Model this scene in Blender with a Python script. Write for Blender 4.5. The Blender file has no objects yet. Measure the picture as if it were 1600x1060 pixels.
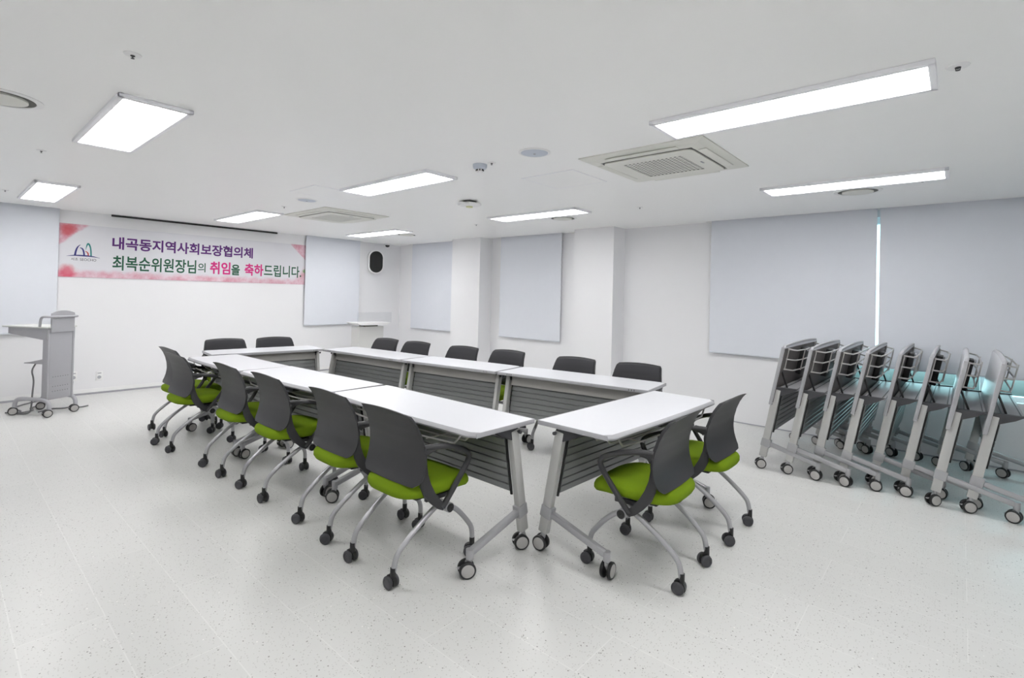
import bpy, bmesh, math, random
from mathutils import Vector, Matrix
R = math.radians
PI = math.pi
random.seed(7)
SC = bpy.context.scene
COL = SC.collection

# ------------------------------------------------------------------ camera, world, exposure
cam_data = bpy.data.cameras.new('camera')
cam = bpy.data.objects.new('camera', cam_data)
COL.objects.link(cam)
right = Vector((0.7509336, 0.6599451, 0.0238970))
down = Vector((0.0112184, 0.0234332, -0.9996625))
fwd = Vector((-0.6602824, 0.7509483, 0.0101932))
m = Matrix((right, -down, -fwd)).transposed().to_4x4()
m.translation = (0, 0, 1.5)
cam.matrix_world = m
cam_data.sensor_width = 36
cam_data.lens = 36 * 797.97 / 1600
cam_data.shift_y = -(530 - 453.81) / 1600
cam_data.clip_start = 0.05
SC.camera = cam

world = bpy.data.worlds.new('daylight')
SC.world = world
world.use_nodes = True
wn = world.node_tree
wn.nodes.clear()
wo = wn.nodes.new('ShaderNodeOutputWorld')
wb = wn.nodes.new('ShaderNodeBackground')
wt = wn.nodes.new('ShaderNodeTexCoord')
ws = wn.nodes.new('ShaderNodeSeparateXYZ')
wr = wn.nodes.new('ShaderNodeValToRGB')
wr.color_ramp.elements[0].position = 0.440
wr.color_ramp.elements[0].color = (0.045, 0.055, 0.055, 1)
we = wr.color_ramp.elements.new(0.450)
we.color = (0.115, 0.125, 0.125, 1)
wr.color_ramp.elements[2].position = 0.464
wr.color_ramp.elements[2].color = (0.9, 0.97, 1.0, 1)
wm = wn.nodes.new('ShaderNodeMath')
wm.operation = 'MULTIPLY_ADD'
wm.inputs[1].default_value = 0.5
wm.inputs[2].default_value = 0.5
wn.links.new(wt.outputs['Generated'], ws.inputs[0])
wn.links.new(ws.outputs['Z'], wm.inputs[0])
wn.links.new(wm.outputs[0], wr.inputs[0])
wn.links.new(wr.outputs[0], wb.inputs['Color'])
wb.inputs['Strength'].default_value = 4.5
wn.links.new(wb.outputs[0], wo.inputs[0])

LAMP = 15.0            # radiance of the ceiling panels
SC.view_settings.view_transform = 'Standard'
SC.view_settings.look = 'None'
SC.view_settings.exposure = 0.36
SC.view_settings.gamma = 1.0
SC.view_settings.use_curve_mapping = False
SC.cycles.use_denoising = True
SC.cycles.max_bounces = 14
SC.cycles.diffuse_bounces = 10
SC.cycles.caustics_reflective = False
SC.cycles.caustics_refractive = False


# ------------------------------------------------------------------ materials
def lin(c):
    c = c / 255.0
    return c / 12.92 if c <= 0.04045 else ((c + 0.055) / 1.055) ** 2.4


def rgb(r, g, b):
    return (lin(r), lin(g), lin(b), 1.0)


def mat(name, col, rough=0.5, metal=0.0, noise=0.0, nscale=40.0, bump=0.0, bscale=200.0, spec=0.5, emit=None, coat=0.0):
    """A node material: base colour with a little noise of its own, and an optional fine bump."""
    mt = bpy.data.materials.new(name)
    mt.use_nodes = True
    nt = mt.node_tree
    b = nt.nodes['Principled BSDF']
    b.inputs['Base Color'].default_value = col
    b.inputs['Roughness'].default_value = rough
    b.inputs['Metallic'].default_value = metal
    b.inputs['Specular IOR Level'].default_value = spec
    b.inputs['Coat Weight'].default_value = coat
    if emit:
        b.inputs['Emission Color'].default_value = (1.0, 0.99, 0.985, 1)
        b.inputs['Emission Strength'].default_value = emit
    tc = nt.nodes.new('ShaderNodeTexCoord')
    if noise:
        n = nt.nodes.new('ShaderNodeTexNoise')
        n.inputs['Scale'].default_value = nscale
        n.inputs['Detail'].default_value = 4
        mx = nt.nodes.new('ShaderNodeMix')
        mx.data_type = 'RGBA'
        k = 1 - noise
        mx.inputs[6].default_value = (col[0] * k, col[1] * k, col[2] * k, 1)
        mx.inputs[7].default_value = (min(1, col[0] * (1 + noise)), min(1, col[1] * (1 + noise)), min(1, col[2] * (1 + noise)), 1)
        nt.links.new(tc.outputs['Object'], n.inputs['Vector'])
        nt.links.new(n.outputs['Fac'], mx.inputs[0])
        nt.links.new(mx.outputs[2], b.inputs['Base Color'])
    if bump:
        n2 = nt.nodes.new('ShaderNodeTexNoise')
        n2.inputs['Scale'].default_value = bscale
        n2.inputs['Detail'].default_value = 3
        bp = nt.nodes.new('ShaderNodeBump')
        bp.inputs['Strength'].default_value = bump
        bp.inputs['Distance'].default_value = 0.002
        nt.links.new(tc.outputs['Object'], n2.inputs['Vector'])
        nt.links.new(n2.outputs['Fac'], bp.inputs['Height'])
        nt.links.new(bp.outputs[0], b.inputs['Normal'])
    return mt


WALL = mat('white wall paint', rgb(232, 232, 234), 0.6, noise=0.01, nscale=3, bump=0.08, bscale=120, spec=0.25)
CEIL = mat('white ceiling paint', rgb(247, 247, 246), 0.35, noise=0.01, nscale=2, bump=0.03, bscale=60, spec=0.3)
WHITE = mat('white enamel', rgb(236, 236, 236), 0.4, noise=0.01)
FRAMEW = mat('lamp frame white', rgb(244, 244, 248), 0.4, noise=0.01)
LAMPM = mat('lit diffuser', rgb(250, 250, 250), 0.5, emit=LAMP)
BLIND = mat('blue grey blind fabric', rgb(222, 225, 232), 0.8, noise=0.015, nscale=9, bump=0.15, bscale=500, spec=0.15)
BLINDBAR = mat('blind bar', rgb(205, 209, 216), 0.4, noise=0.01)
AC = mat('air conditioner ivory', rgb(221, 221, 214), 0.45, noise=0.01)
ACDARK = mat('grille cavity', rgb(48, 46, 44), 0.7, noise=0.05)
GROOVE = mat('dark groove', rgb(96, 96, 92), 0.7, noise=0.05)
SLOT = mat('screen slot dark', rgb(46, 44, 44), 0.6, noise=0.05)
PALEBLUE = mat('ceiling speaker mesh', rgb(198, 205, 216), 0.6, noise=0.02, nscale=300)
TOP = mat('white laminate', rgb(222, 223, 228), 0.3, noise=0.006, nscale=15, spec=0.4)
EDGE = mat('grey table edging', rgb(170, 170, 174), 0.4, noise=0.02)
UNDER = mat('table underside grey', rgb(92, 88, 86), 0.55, noise=0.04)
SILVER = mat('silver painted metal', rgb(170, 170, 173), 0.36, metal=0.25, noise=0.02)
LEGPAINT = mat('pale silver post paint', rgb(188, 188, 186), 0.38, metal=0.15, noise=0.02)
FASCIA = mat('warm grey beam paint', rgb(186, 184, 180), 0.4, metal=0.2, noise=0.02)
SLAT = mat('dark grey slat panel', rgb(142, 144, 144), 0.32, metal=0.4, noise=0.04, nscale=8)
DARKPL = mat('dark grey bracket plastic', rgb(66, 66, 70), 0.5, noise=0.05)
BLACK = mat('black plastic', rgb(30, 30, 31), 0.45, noise=0.06)
HUBGREY = mat('wheel disc grey', rgb(176, 174, 172), 0.4, noise=0.02)
WIRE = mat('basket wire', rgb(196, 194, 192), 0.3, metal=0.5, noise=0.02)
SHELL = mat('charcoal chair plastic', rgb(52, 52, 54), 0.42, noise=0.04, nscale=25, bump=0.05, bscale=400, spec=0.4)
PADM = mat('charcoal back fabric', rgb(64, 64, 67), 0.75, noise=0.06, nscale=300, bump=0.3, bscale=700, spec=0.2)
ARMM = mat('dark arm plastic', rgb(55, 55, 57), 0.42, noise=0.04, spec=0.4)
GREEN = mat('olive green seat fabric', rgb(112, 138, 26), 0.85, noise=0.1, nscale=260, bump=0.35, bscale=600, spec=0.1)
CHLEG = mat('silver chair tube', rgb(170, 170, 173), 0.32, metal=0.35, noise=0.02)
LECT = mat('lectern grey paint', rgb(172, 172, 177), 0.45, metal=0.1, noise=0.02)
LECTTOP = mat('lectern pale top', rgb(214, 215, 212), 0.4, noise=0.02)
CABLE = mat('cable grey', rgb(120, 120, 122), 0.5, noise=0.05)
PODIUM = mat('podium pale grey', rgb(208, 208, 206), 0.45, noise=0.01)
SPEAKBLK = mat('speaker grille black', rgb(24, 25, 25), 0.7, noise=0.2, nscale=400)
PURPLE = mat('purple ink', rgb(86, 26, 112), 0.6, noise=0.02)
INKGREEN = mat('dark green ink', rgb(16, 84, 58), 0.6, noise=0.02)
INKPINK = mat('magenta ink', rgb(208, 44, 128), 0.6, noise=0.02)
NAVY = mat('navy ink', rgb(44, 42, 118), 0.6, noise=0.02)
TEAL = mat('teal ink', rgb(20, 128, 124), 0.6, noise=0.02)
INKRED = mat('red brown ink', rgb(190, 72, 66), 0.6, noise=0.02)
INKGREY = mat('grey ink', rgb(90, 90, 96), 0.6, noise=0.02)
SKIRT = mat('skirting grey', rgb(168, 169, 176), 0.45, noise=0.02)
YELLOWISH = mat('pale yellow lens', rgb(222, 224, 176), 0.4, noise=0.02)


def glass_mat(name, tint, gloss=0.05):
    mt = bpy.data.materials.new(name)
    mt.use_nodes = True
    nt = mt.node_tree
    nt.nodes.clear()
    o = nt.nodes.new('ShaderNodeOutputMaterial')
    mx = nt.nodes.new('ShaderNodeMixShader')
    t = nt.nodes.new('ShaderNodeBsdfTransparent')
    g = nt.nodes.new('ShaderNodeBsdfGlossy')
    g.inputs['Roughness'].default_value = 0.03
    t.inputs['Color'].default_value = tint
    mx.inputs[0].default_value = gloss
    nt.links.new(t.outputs[0], mx.inputs[1])
    nt.links.new(g.outputs[0], mx.inputs[2])
    nt.links.new(mx.outputs[0], o.inputs[0])
    return mt


GLASS = glass_mat('teal tinted window glass', (0.70, 0.91, 0.93, 1))
CLEAR = glass_mat('clear acrylic', (0.97, 0.975, 0.98, 1))


def floor_material():
    mt = bpy.data.materials.new('speckled vinyl tile')
    mt.use_nodes = True
    nt = mt.node_tree
    L = nt.links.new
    b = nt.nodes['Principled BSDF']
    tc = nt.nodes.new('ShaderNodeTexCoord')
    mp = nt.nodes.new('ShaderNodeMapping')
    mp.inputs['Location'].default_value = (-0.04, -0.262, 0)
    L(tc.outputs['Object'], mp.inputs[0])
    br = nt.nodes.new('ShaderNodeTexBrick')
    br.inputs['Color1'].default_value = rgb(211, 211, 209)
    br.inputs['Color2'].default_value = rgb(208, 208, 206)
    br.inputs['Mortar'].default_value = rgb(218, 218, 216)
    br.inputs['Scale'].default_value = 1
    br.inputs['Mortar Size'].default_value = 0.0028
    br.inputs['Mortar Smooth'].default_value = 0.3
    br.inputs['Brick Width'].default_value = 1.18
    br.inputs['Row Height'].default_value = 0.295
    L(mp.outputs[0], br.inputs['Vector'])
    last = br.outputs['Color']

    def specks(scale, thresh, col, keep, last):
        v = nt.nodes.new('ShaderNodeTexVoronoi')
        v.inputs['Scale'].default_value = scale
        L(tc.outputs['Object'], v.inputs['Vector'])
        lt = nt.nodes.new('ShaderNodeMath')
        lt.operation = 'LESS_THAN'
        lt.inputs[1].default_value = thresh
        L(v.outputs['Distance'], lt.inputs[0])
        sp = nt.nodes.new('ShaderNodeSeparateColor')
        L(v.outputs['Color'], sp.inputs[0])
        k = nt.nodes.new('ShaderNodeMath')
        k.operation = 'LESS_THAN'
        k.inputs[1].default_value = keep
        L(sp.outputs[0], k.inputs[0])
        mu = nt.nodes.new('ShaderNodeMath')
        mu.operation = 'MULTIPLY'
        L(lt.outputs[0], mu.inputs[0])
        L(k.outputs[0], mu.inputs[1])
        mx = nt.nodes.new('ShaderNodeMix')
        mx.data_type = 'RGBA'
        L(mu.outputs[0], mx.inputs[0])
        L(last, mx.inputs[6])
        mx.inputs[7].default_value = col
        return mx.outputs[2]

    last = specks(95, 0.24, rgb(182, 181, 178), 0.55, last)
    last = specks(46, 0.15, rgb(132, 130, 128), 0.34, last)
    last = specks(34, 0.11, rgb(240, 239, 236), 0.10, last)
    n = nt.nodes.new('ShaderNodeTexNoise')
    n.inputs['Scale'].default_value = 1.3
    n.inputs['Detail'].default_value = 5
    L(tc.outputs['Object'], n.inputs['Vector'])
    mr = nt.nodes.new('ShaderNodeMapRange')
    mr.inputs[1].default_value = 0.3
    mr.inputs[2].default_value = 0.7
    mr.inputs[3].default_value = 0.295
    mr.inputs[4].default_value = 0.34
    L(n.outputs['Fac'], mr.inputs[0])
    L(mr.outputs[0], b.inputs['Roughness'])
    L(last, b.inputs['Base Color'])
    b.inputs['Specular IOR Level'].default_value = 0.25
    return mt


FLOOR = floor_material()


# ------------------------------------------------------------------ mesh helpers
class MB:
    """Collects shapes; build() links them as ONE mesh object."""

    def __init__(self):
        self.v = []
        self.f = []

    def add(self, verts, faces):
        o = len(self.v)
        self.v += [tuple(p) for p in verts]
        self.f += [tuple(i + o for i in f) for f in faces]
        return self

    def bm(self, b):
        b.verts.ensure_lookup_table()
        b.verts.index_update()
        self.add([v.co[:] for v in b.verts], [[v.index for v in f.verts] for f in b.faces])
        b.free()
        return self

    def box(self, c, s, bevel=0.0, rot=None, seg=2):
        b = bmesh.new()
        bmesh.ops.create_cube(b, size=1)
        bmesh.ops.scale(b, vec=s, verts=b.verts)
        if bevel:
            bmesh.ops.bevel(b, geom=list(b.edges), offset=bevel, segments=seg, affect='EDGES', profile=0.5)
        if rot is not None:
            bmesh.ops.rotate(b, matrix=rot, verts=b.verts)
        bmesh.ops.translate(b, vec=c, verts=b.verts)
        return self.bm(b)

    def bar(self, p0, p1, w, h, bevel=0.0, up=(0, 0, 1)):
        """A box whose long axis runs from p0 to p1; w across, h along 'up'."""
        p0, p1 = Vector(p0), Vector(p1)
        d = (p1 - p0)
        ln = d.length
        d.normalize()
        u = Vector(up)
        x = d.cross(u)
        if x.length < 1e-5:
            x = Vector((1, 0, 0))
        x.normalize()
        u = x.cross(d)
        rot = Matrix((d, x, u)).transposed()
        return self.box((p0 + p1) / 2, (ln, w, h), bevel, rot)

    def tube(self, pts, r, n=10, r2=None, smooth=0, closed=False, upv=None):
        """Sweeps an ellipse (r, r2) along pts; smooth > 0 rounds the path first."""
        P = [Vector(p) for p in pts]
        for _ in range(smooth):
            Q = [P[0]]
            for a, b in zip(P, P[1:]):
                Q += [a.lerp(b, 0.25), a.lerp(b, 0.75)]
            Q.append(P[-1])
            P = Q
        if r2 is None:
            r2 = r
        vs, fs = [], []
        N = len(P)
        prev = None
        for i, p in enumerate(P):
            if i == 0:
                t = P[1] - P[0]
            elif i == N - 1:
                t = P[-1] - P[-2]
            else:
                t = (P[i + 1] - P[i]).normalized() + (P[i] - P[i - 1]).normalized()
            t.normalize()
            if prev is None:
                a = Vector(upv) if upv else (Vector((1, 0, 0)) if abs(t.x) < 0.9 else Vector((0, 1, 0)))
            else:
                a = prev
            x = (a - t * a.dot(t))
            x.normalize()
            y = t.cross(x)
            prev = x
            for k in range(n):
                an = 2 * PI * k / n
                vs.append(p + x * (r * math.cos(an)) + y * (r2 * math.sin(an)))
        for i in range(N - 1):
            for k in range(n):
                k2 = (k + 1) % n
                fs.append((i * n + k, i * n + k2, (i + 1) * n + k2, (i + 1) * n + k))
        fs.append(tuple(range(n - 1, -1, -1)))
        fs.append(tuple((N - 1) * n + k for k in range(n)))
        return self.add(vs, fs)

    def cyl(self, p0, p1, r, n=20, r1=None):
        p0, p1 = Vector(p0), Vector(p1)
        t = (p1 - p0).normalized()
        a = Vector((0, 0, 1)) if abs(t.z) < 0.9 else Vector((1, 0, 0))
        x = t.cross(a).normalized()
        y = t.cross(x)
        r1 = r if r1 is None else r1
        vs = []
        for p, rr in ((p0, r), (p1, r1)):
            for k in range(n):
                an = 2 * PI * k / n
                vs.append(p + x * (rr * math.cos(an)) + y * (rr * math.sin(an)))
        fs = [(k, (k + 1) % n, n + (k + 1) % n, n + k) for k in range(n)]
        fs += [tuple(range(n - 1, -1, -1)), tuple(range(n, 2 * n))]
        return self.add(vs, fs)

    def lathe(self, prof, c=(0, 0, 0), n=32, axis='z'):
        """prof: (radius, height) pairs turned about the axis through c."""
        vs, fs = [], []
        for r, h in prof:
            for k in range(n):
                an = 2 * PI * k / n
                q = (r * math.cos(an), r * math.sin(an), h)
                if axis == 'x':
                    q = (q[2], q[0], q[1])
                vs.append((q[0] + c[0], q[1] + c[1], q[2] + c[2]))
        for i in range(len(prof) - 1):
            for k in range(n):
                k2 = (k + 1) % n
                fs.append((i * n + k, i * n + k2, (i + 1) * n + k2, (i + 1) * n + k))
        fs.append(tuple(range(n - 1, -1, -1)))
        fs.append(tuple((len(prof) - 1) * n + k for k in range(n)))
        return self.add(vs, fs)

    def prism(self, poly, a0, a1, axis='x'):
        """Extrudes a polygon along an axis; for 'x' poly is (y, z), for 'y' (x, z), for 'z' (x, y)."""
        n = len(poly)
        vs = []
        for a in (a0, a1):
            for p, q in poly:
                vs.append({'x': (a, p, q), 'y': (p, a, q), 'z': (p, q, a)}[axis])
        fs = [(k, (k + 1) % n, n + (k + 1) % n, n + k) for k in range(n)]
        fs += [tuple(range(n - 1, -1, -1)), tuple(range(n, 2 * n))]
        return self.add(vs, fs)

    def grid(self, rows, closed_u=False):
        """rows of equal length -> quads (open surface)."""
        n = len(rows[0])
        vs = [p for r in rows for p in r]
        fs = []
        for i in range(len(rows) - 1):
            for k in range(n if closed_u else n - 1):
                k2 = (k + 1) % n
                fs.append((i * n + k, i * n + k2, (i + 1) * n + k2, (i + 1) * n + k))
        return self.add(vs, fs)

    def build(self, name, material, parent=None, flat=False, angle=38, loc=None):
        me = bpy.data.meshes.new(name)
        me.from_pydata(self.v, [], self.f)
        b = bmesh.new()
        b.from_mesh(me)
        bmesh.ops.recalc_face_normals(b, faces=b.faces)
        b.to_mesh(me)
        b.free()
        me.materials.append(material)
        if not flat:
            for p in me.polygons:
                p.use_smooth = True
            me.set_sharp_from_angle(angle=R(angle))
        o = bpy.data.objects.new(name, me)
        COL.objects.link(o)
        if parent is not None:
            o.parent = parent
        if loc:
            o.location = loc
        return o


def tag(o, label, cat, group=None):
    o['label'] = label
    o['category'] = cat
    if group:
        o['group'] = group
    elif 'group' in o.keys():
        del o['group']
    return o


def empty(name, loc=(0, 0, 0), rz=0.0):
    o = bpy.data.objects.new(name, None)
    o.empty_display_size = 0.1
    COL.objects.link(o)
    o.location = loc
    o.rotation_euler = (0, 0, rz)
    return o


def struct(o):
    o['kind'] = 'structure'
    return o


KIDS = {}


def dup(o, parent=None):
    c = o.copy()
    COL.objects.link(c)
    if parent is not None:
        c.parent = parent
    for ch in list(o.children):
        dup(ch, c)
    return c


def plate(name, rect, holes, z, thick, material, axis='z', flip=1):
    """A slab with rectangular openings: rect and holes are (a0, a1, b0, b1) in the slab's plane."""
    A = sorted({rect[0], rect[1], *[h[0] for h in holes], *[h[1] for h in holes]})
    B = sorted({rect[2], rect[3], *[h[2] for h in holes], *[h[3] for h in holes]})
    mb = MB()

    def solid(i, j):
        if i < 0 or j < 0 or i >= len(A) - 1 or j >= len(B) - 1:
            return False
        ca, cb = (A[i] + A[i + 1]) / 2, (B[j] + B[j + 1]) / 2
        return not any(h[0] < ca < h[1] and h[2] < cb < h[3] for h in holes)

    def P(a, b, c):
        return {'z': (a, b, c), 'y': (a, c, b), 'x': (c, a, b)}[axis]

    z2 = z + thick
    for i in range(len(A) - 1):
        for j in range(len(B) - 1):
            if not solid(i, j):
                continue
            a0, a1, b0, b1 = A[i], A[i + 1], B[j], B[j + 1]
            for zz in (z, z2):
                mb.add([P(a0, b0, zz), P(a1, b0, zz), P(a1, b1, zz), P(a0, b1, zz)], [(0, 1, 2, 3)])
            for (di, dj, q) in ((-1, 0, ((a0, b0), (a0, b1))), (1, 0, ((a1, b0), (a1, b1))), (0, -1, ((a0, b0), (a1, b0))), (0, 1, ((a0, b1), (a1, b1)))):
                if not solid(i + di, j + dj):
                    (p0, p1), (q0, q1) = q
                    mb.add([P(p0, p1, z), P(q0, q1, z), P(q0, q1, z2), P(p0, p1, z2)], [(0, 1, 2, 3)])
    return mb


# ------------------------------------------------------------------ room
XW, XE, YN, YS, H = -9.0, 3.0, 6.6, -2.2, 2.5
struct(MB().box(((XW + XE) / 2, (YN + YS) / 2, -0.05), (XE - XW + 0.4, YN - YS + 0.4, 0.1)).build('floor', FLOOR, flat=True))
blind_slots = [(-8.62, -7.0, 6.50, 6.6), (-6.12, -4.70, 6.50, 6.6), (-2.47, 2.5, 6.50, 6.6)]
west_slots = [(-9.0, -8.90, -0.7, 1.10), (-9.0, -8.90, 4.47, 5.62)]
screen_slot = [(-8.97, -8.915, 1.63, 3.97)]
# the ceiling: one slab with pockets for the blinds and the projection screen
struct(plate('ceiling', (XW - 0.2, XE + 0.2, YS - 0.2, YN + 0.2), blind_slots + west_slots + screen_slot, H, 0.09, CEIL).build('ceiling', CEIL, flat=True))
struct(MB().box(((XW + XE) / 2, (YN + YS) / 2, H + 0.105), (XE - XW + 0.4, YN - YS + 0.4, 0.03)).build('ceiling_slab', GROOVE, flat=True))
struct(plate('wall_north', (XW - 0.2, XE, 0, H), [(-0.95, 2.3, 0.62, 2.42)], YN, 0.2, WALL, 'y').build('wall_north', WALL, flat=True))
struct(MB().box((XW - 0.1, (YN + YS) / 2, H / 2), (0.2, YN - YS, H)).build('wall_west', WALL, flat=True))
struct(MB().box((XE + 0.1, (YN + YS) / 2, H / 2), (0.2, YN - YS + 0.4, H)).build('wall_east', WALL, flat=True))
struct(MB().box(((XW + XE) / 2, YS - 0.1, H / 2), (XE - XW, 0.2, H)).build('wall_south', WALL, flat=True))
struct(MB().box((-6.65, 6.445, H / 2), (0.72, 0.31, H)).build('column_west', WALL, flat=True))
struct(MB().box((-3.98, 6.44, H / 2), (0.66, 0.32, H)).build('column_east', WALL, flat=True))
# skirting: a white board over a grey toe strip on the west wall, a thin grey bead on the north wall
struct(MB().box((XW + 0.006, 2.2, 0.05), (0.012, 8.8, 0.05)).build('baseboard_west', WHITE, flat=True))
struct(MB().box((XW + 0.004, 2.2, 0.0125), (0.008, 8.8, 0.025)).build('trim_1', SKIRT, flat=True))
struct(MB().box((-1.57, YN - 0.004, 0.006), (4.13, 0.008, 0.012)).build('baseboard_north', SKIRT, flat=True))

# the window behind the two large blinds
w = struct(empty('window_1', (0.675, YN, 0.62)))
fr = MB()
for x in (-1.595, -0.50, 0.48, 1.595):
    fr.box((x, 0.11, 0.90), (0.06, 0.08, 1.80), 0.004)
for z in (0.02, 1.77):
    fr.box((0, 0.11, z), (3.25, 0.08, 0.06), 0.004)
fr.build('window_frame', WHITE, w)
MB().box((0, 0.12, 0.90), (3.20, 0.008, 1.76)).build('window_glass', GLASS, w, flat=True)


def blind(name, axis, a0, a1, z0, z1, off, label):
    """Roller blind hanging flat: fabric, bottom bar, roller tube up in the ceiling pocket."""
    ln = a1 - a0
    if axis == 'x':
        t = empty(name, ((a0 + a1) / 2, off, z0))
        S = lambda a, d, z: (a, d, z)
        V = lambda a, d, z: (a, d, z)
    else:
        t = empty(name, (off, (a0 + a1) / 2, z0))
        S = lambda a, d, z: (d, a, z)
        V = S
    hh = z1 - z0
    MB().box(V(0, 0, hh / 2 + 0.01), S(ln, 0.003, hh - 0.02)).build('fabric', BLIND, t, flat=True)
    MB().box(V(0, 0, 0.010), S(ln, 0.012, 0.020), 0.004).build('bottom_bar', BLINDBAR, t)
    MB().cyl(V(-ln / 2, 0.0, hh - 0.005), V(ln / 2, 0.0, hh - 0.005), 0.018).build('roller_tube', BLINDBAR, t)
    tag(t, label, 'blind', 'blue-grey roller blinds')
    return t


BZ = 2.56
blind('roller_blind', 'x', -8.53, -7.12, 0.78, BZ, 6.555, 'narrow blue-grey roller blind between the room corner and the first white column')
blind('roller_blind', 'x', -6.045, -4.74, 0.78, BZ, 6.555, 'blue-grey roller blind hanging between the two white columns')
blind('roller_blind', 'x', -2.40, -0.669, 0.836, BZ, 6.555, 'wide blue-grey roller blind left of the bright vertical gap by the folded tables')
blind('roller_blind', 'x', -0.645, 2.3, 0.836, BZ, 6.555, 'wide blue-grey roller blind right of the bright vertical gap behind the folded tables')
blind('roller_blind', 'y', -0.62, 1.10, 0.862, BZ, -8.955, 'blue-grey roller blind on the banner wall behind the grey lectern')
blind('roller_blind', 'y', 4.485, 5.60, 0.862, BZ, -8.955, 'blue-grey roller blind on the banner wall between the banner and the black speaker')


# ------------------------------------------------------------------ ceiling lights and fittings
def make_light():
    t = empty('ceiling_light')
    mb = MB()
    LX, LY, E = 1.26, 0.29, 0.028
    for s in (-1, 1):
        mb.box((0, s * (LY / 2 + E / 2), -0.012), (LX + 2 * E, E, 0.024), 0.004)
        mb.box((s * (LX / 2 + E / 2), 0, -0.012), (E, LY + 2 * E, 0.024), 0.004)
    mb.build('frame', FRAMEW, t)
    MB().box((0, 0, -0.010), (LX, LY, 0.012)).build('diffuser', LAMPM, t, flat=True)
    return t


rows = [('nearest the camera', 0.79), ('in the middle row', 2.80), ('in the window side row', 4.91)]
light_spots = [
    (-3.92, 0.785, 1.0, 'large glowing rectangular ceiling panel light above the open floor on the left'),
    (-7.40, 0.80, 1.13, 'glowing ceiling panel light near the banner wall above the grey lectern'),
    (-0.71, 2.82, 0.95, 'largest long glowing ceiling panel light, beside the nearer ceiling air conditioner'),
    (-3.90, 2.775, 1.01, 'glowing ceiling panel light in the middle of the room beside the small hatch'),
    (-7.37, 2.84, 1.11, 'glowing ceiling panel light just in front of the banner'),
    (-0.71, 4.98, 0.97, 'long thin glowing ceiling panel light nearest the two wide blinds'),
    (-3.91, 4.87, 1.04, 'glowing ceiling panel light in front of the white columns'),
    (-7.38, 4.94, 1.11, 'glowing ceiling panel light closest to the far corner with the black speaker'),
    (-0.71, 0.78, 0.97, 'glowing ceiling panel light overhead of the camera, above the top photo edge'),  # out of view; completes the panel grid, included for the light it gives
    (2.25, 0.78, 1.0, 'unseen ceiling panel light added right of the camera to brighten the room'),  # added out of view to lift the room's brightness, outside the visible panel grid
]
L0 = make_light()
for i, (x, y, sx, lab) in enumerate(light_spots):
    o = L0 if i == 0 else dup(L0)
    o.location = (x, y, H)
    o.scale = (sx * 0.996, 1, 1)
    tag(o, lab, 'ceiling light', 'rectangular ceiling panel lights')


def make_ac():
    t = empty('ceiling_air_conditioner')
    S = 0.90
    # outer panel: a chamfered square frame dropping towards the ceiling at its rim
    vs, fs = [], []
    ring = [(S / 2, 0.0), (S / 2, -0.008), (S / 2 - 0.05, -0.022), (0.335, -0.030), (0.335, -0.012)]
    for r, z in ring:
        for sx, sy in ((-1, -1), (1, -1), (1, 1), (-1, 1)):
            vs.append((sx * r, sy * r, z))
    for i in range(len(ring) - 1):
        for k in range(4):
            k2 = (k + 1) % 4
            fs.append((i * 4 + k, i * 4 + k2, (i + 1) * 4 + k2, (i + 1) * 4 + k))
    MB().add(vs, fs).build('outer_panel', AC, t, flat=True)

    def rsq(h, rad, n=6):
        pts = []
        for cx, cy, a in ((1, 1, 0), (-1, 1, 90), (-1, -1, 180), (1, -1, 270)):
            for k in range(n + 1):
                an = R(a + 90 * k / n)
                pts.append((cx * (h - rad) + rad * math.cos(an), cy * (h - rad) + rad * math.sin(an)))
        return pts
    MB().prism(rsq(0.338, 0.06), -0.0315, -0.013, 'z').build('groove', GROOVE, t, flat=True)
    inner = MB()
    o_, i_ = rsq(0.328, 0.055), rsq(0.215, 0.008)
    n = len(o_)
    for (zt, zb) in ((-0.038, -0.020),):
        vs = [(x, y, zt) for x, y in o_] + [(x, y, zt) for x, y in i_] + [(x, y, zb) for x, y in o_] + [(x, y, zb) for x, y in i_]
        fs = []
        for k in range(n):
            k2 = (k + 1) % n
            fs += [(k, k2, n + k2, n + k), (k, k2, 2 * n + k2, 2 * n + k), (n + k, n + k2, 3 * n + k2, 3 * n + k)]
        inner.add(vs, fs)
    inner.build('intake_panel', AC, t, flat=True)
    MB().box((0, 0, -0.031), (0.43, 0.43, 0.008)).build('cavity', ACDARK, t, flat=True)
    g = MB()
    N = 14
    for k in range(1, N):
        a = -0.215 + 0.43 * k / N
        g.box((a, 0, -0.0345), (0.015, 0.43, 0.004))
        g.box((0, a, -0.0345), (0.43, 0.015, 0.004))
    g.build('grille', AC, t, flat=True)
    for a in (0, 90, 180, 270):
        rot = Matrix.Rotation(R(a), 3, 'Z')
        c = rot @ Vector((0.375, 0, -0.0285))
        MB().box(c, (0.055, 0.52, 0.004), 0.002, rot).build('louver', AC, t)
    MB().box((0.27, 0.02, -0.0395), (0.012, 0.05, 0.003), 0.001).build('badge', SKIRT, t)
    return t


ac = make_ac()
ac.location = (-1.635, 3.51, H)
tag(ac, 'large square ceiling cassette air conditioner with dotted grille, nearer the camera', 'air conditioner', 'ceiling cassette air conditioners')
ac2 = dup(ac)
ac2.location = (-6.20, 3.51, H)
ac2.scale = (1.2, 1.0, 1.0)
tag(ac2, 'far square ceiling cassette air conditioner between the banner and the small hatch', 'air conditioner', 'ceiling cassette air conditioners')


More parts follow.
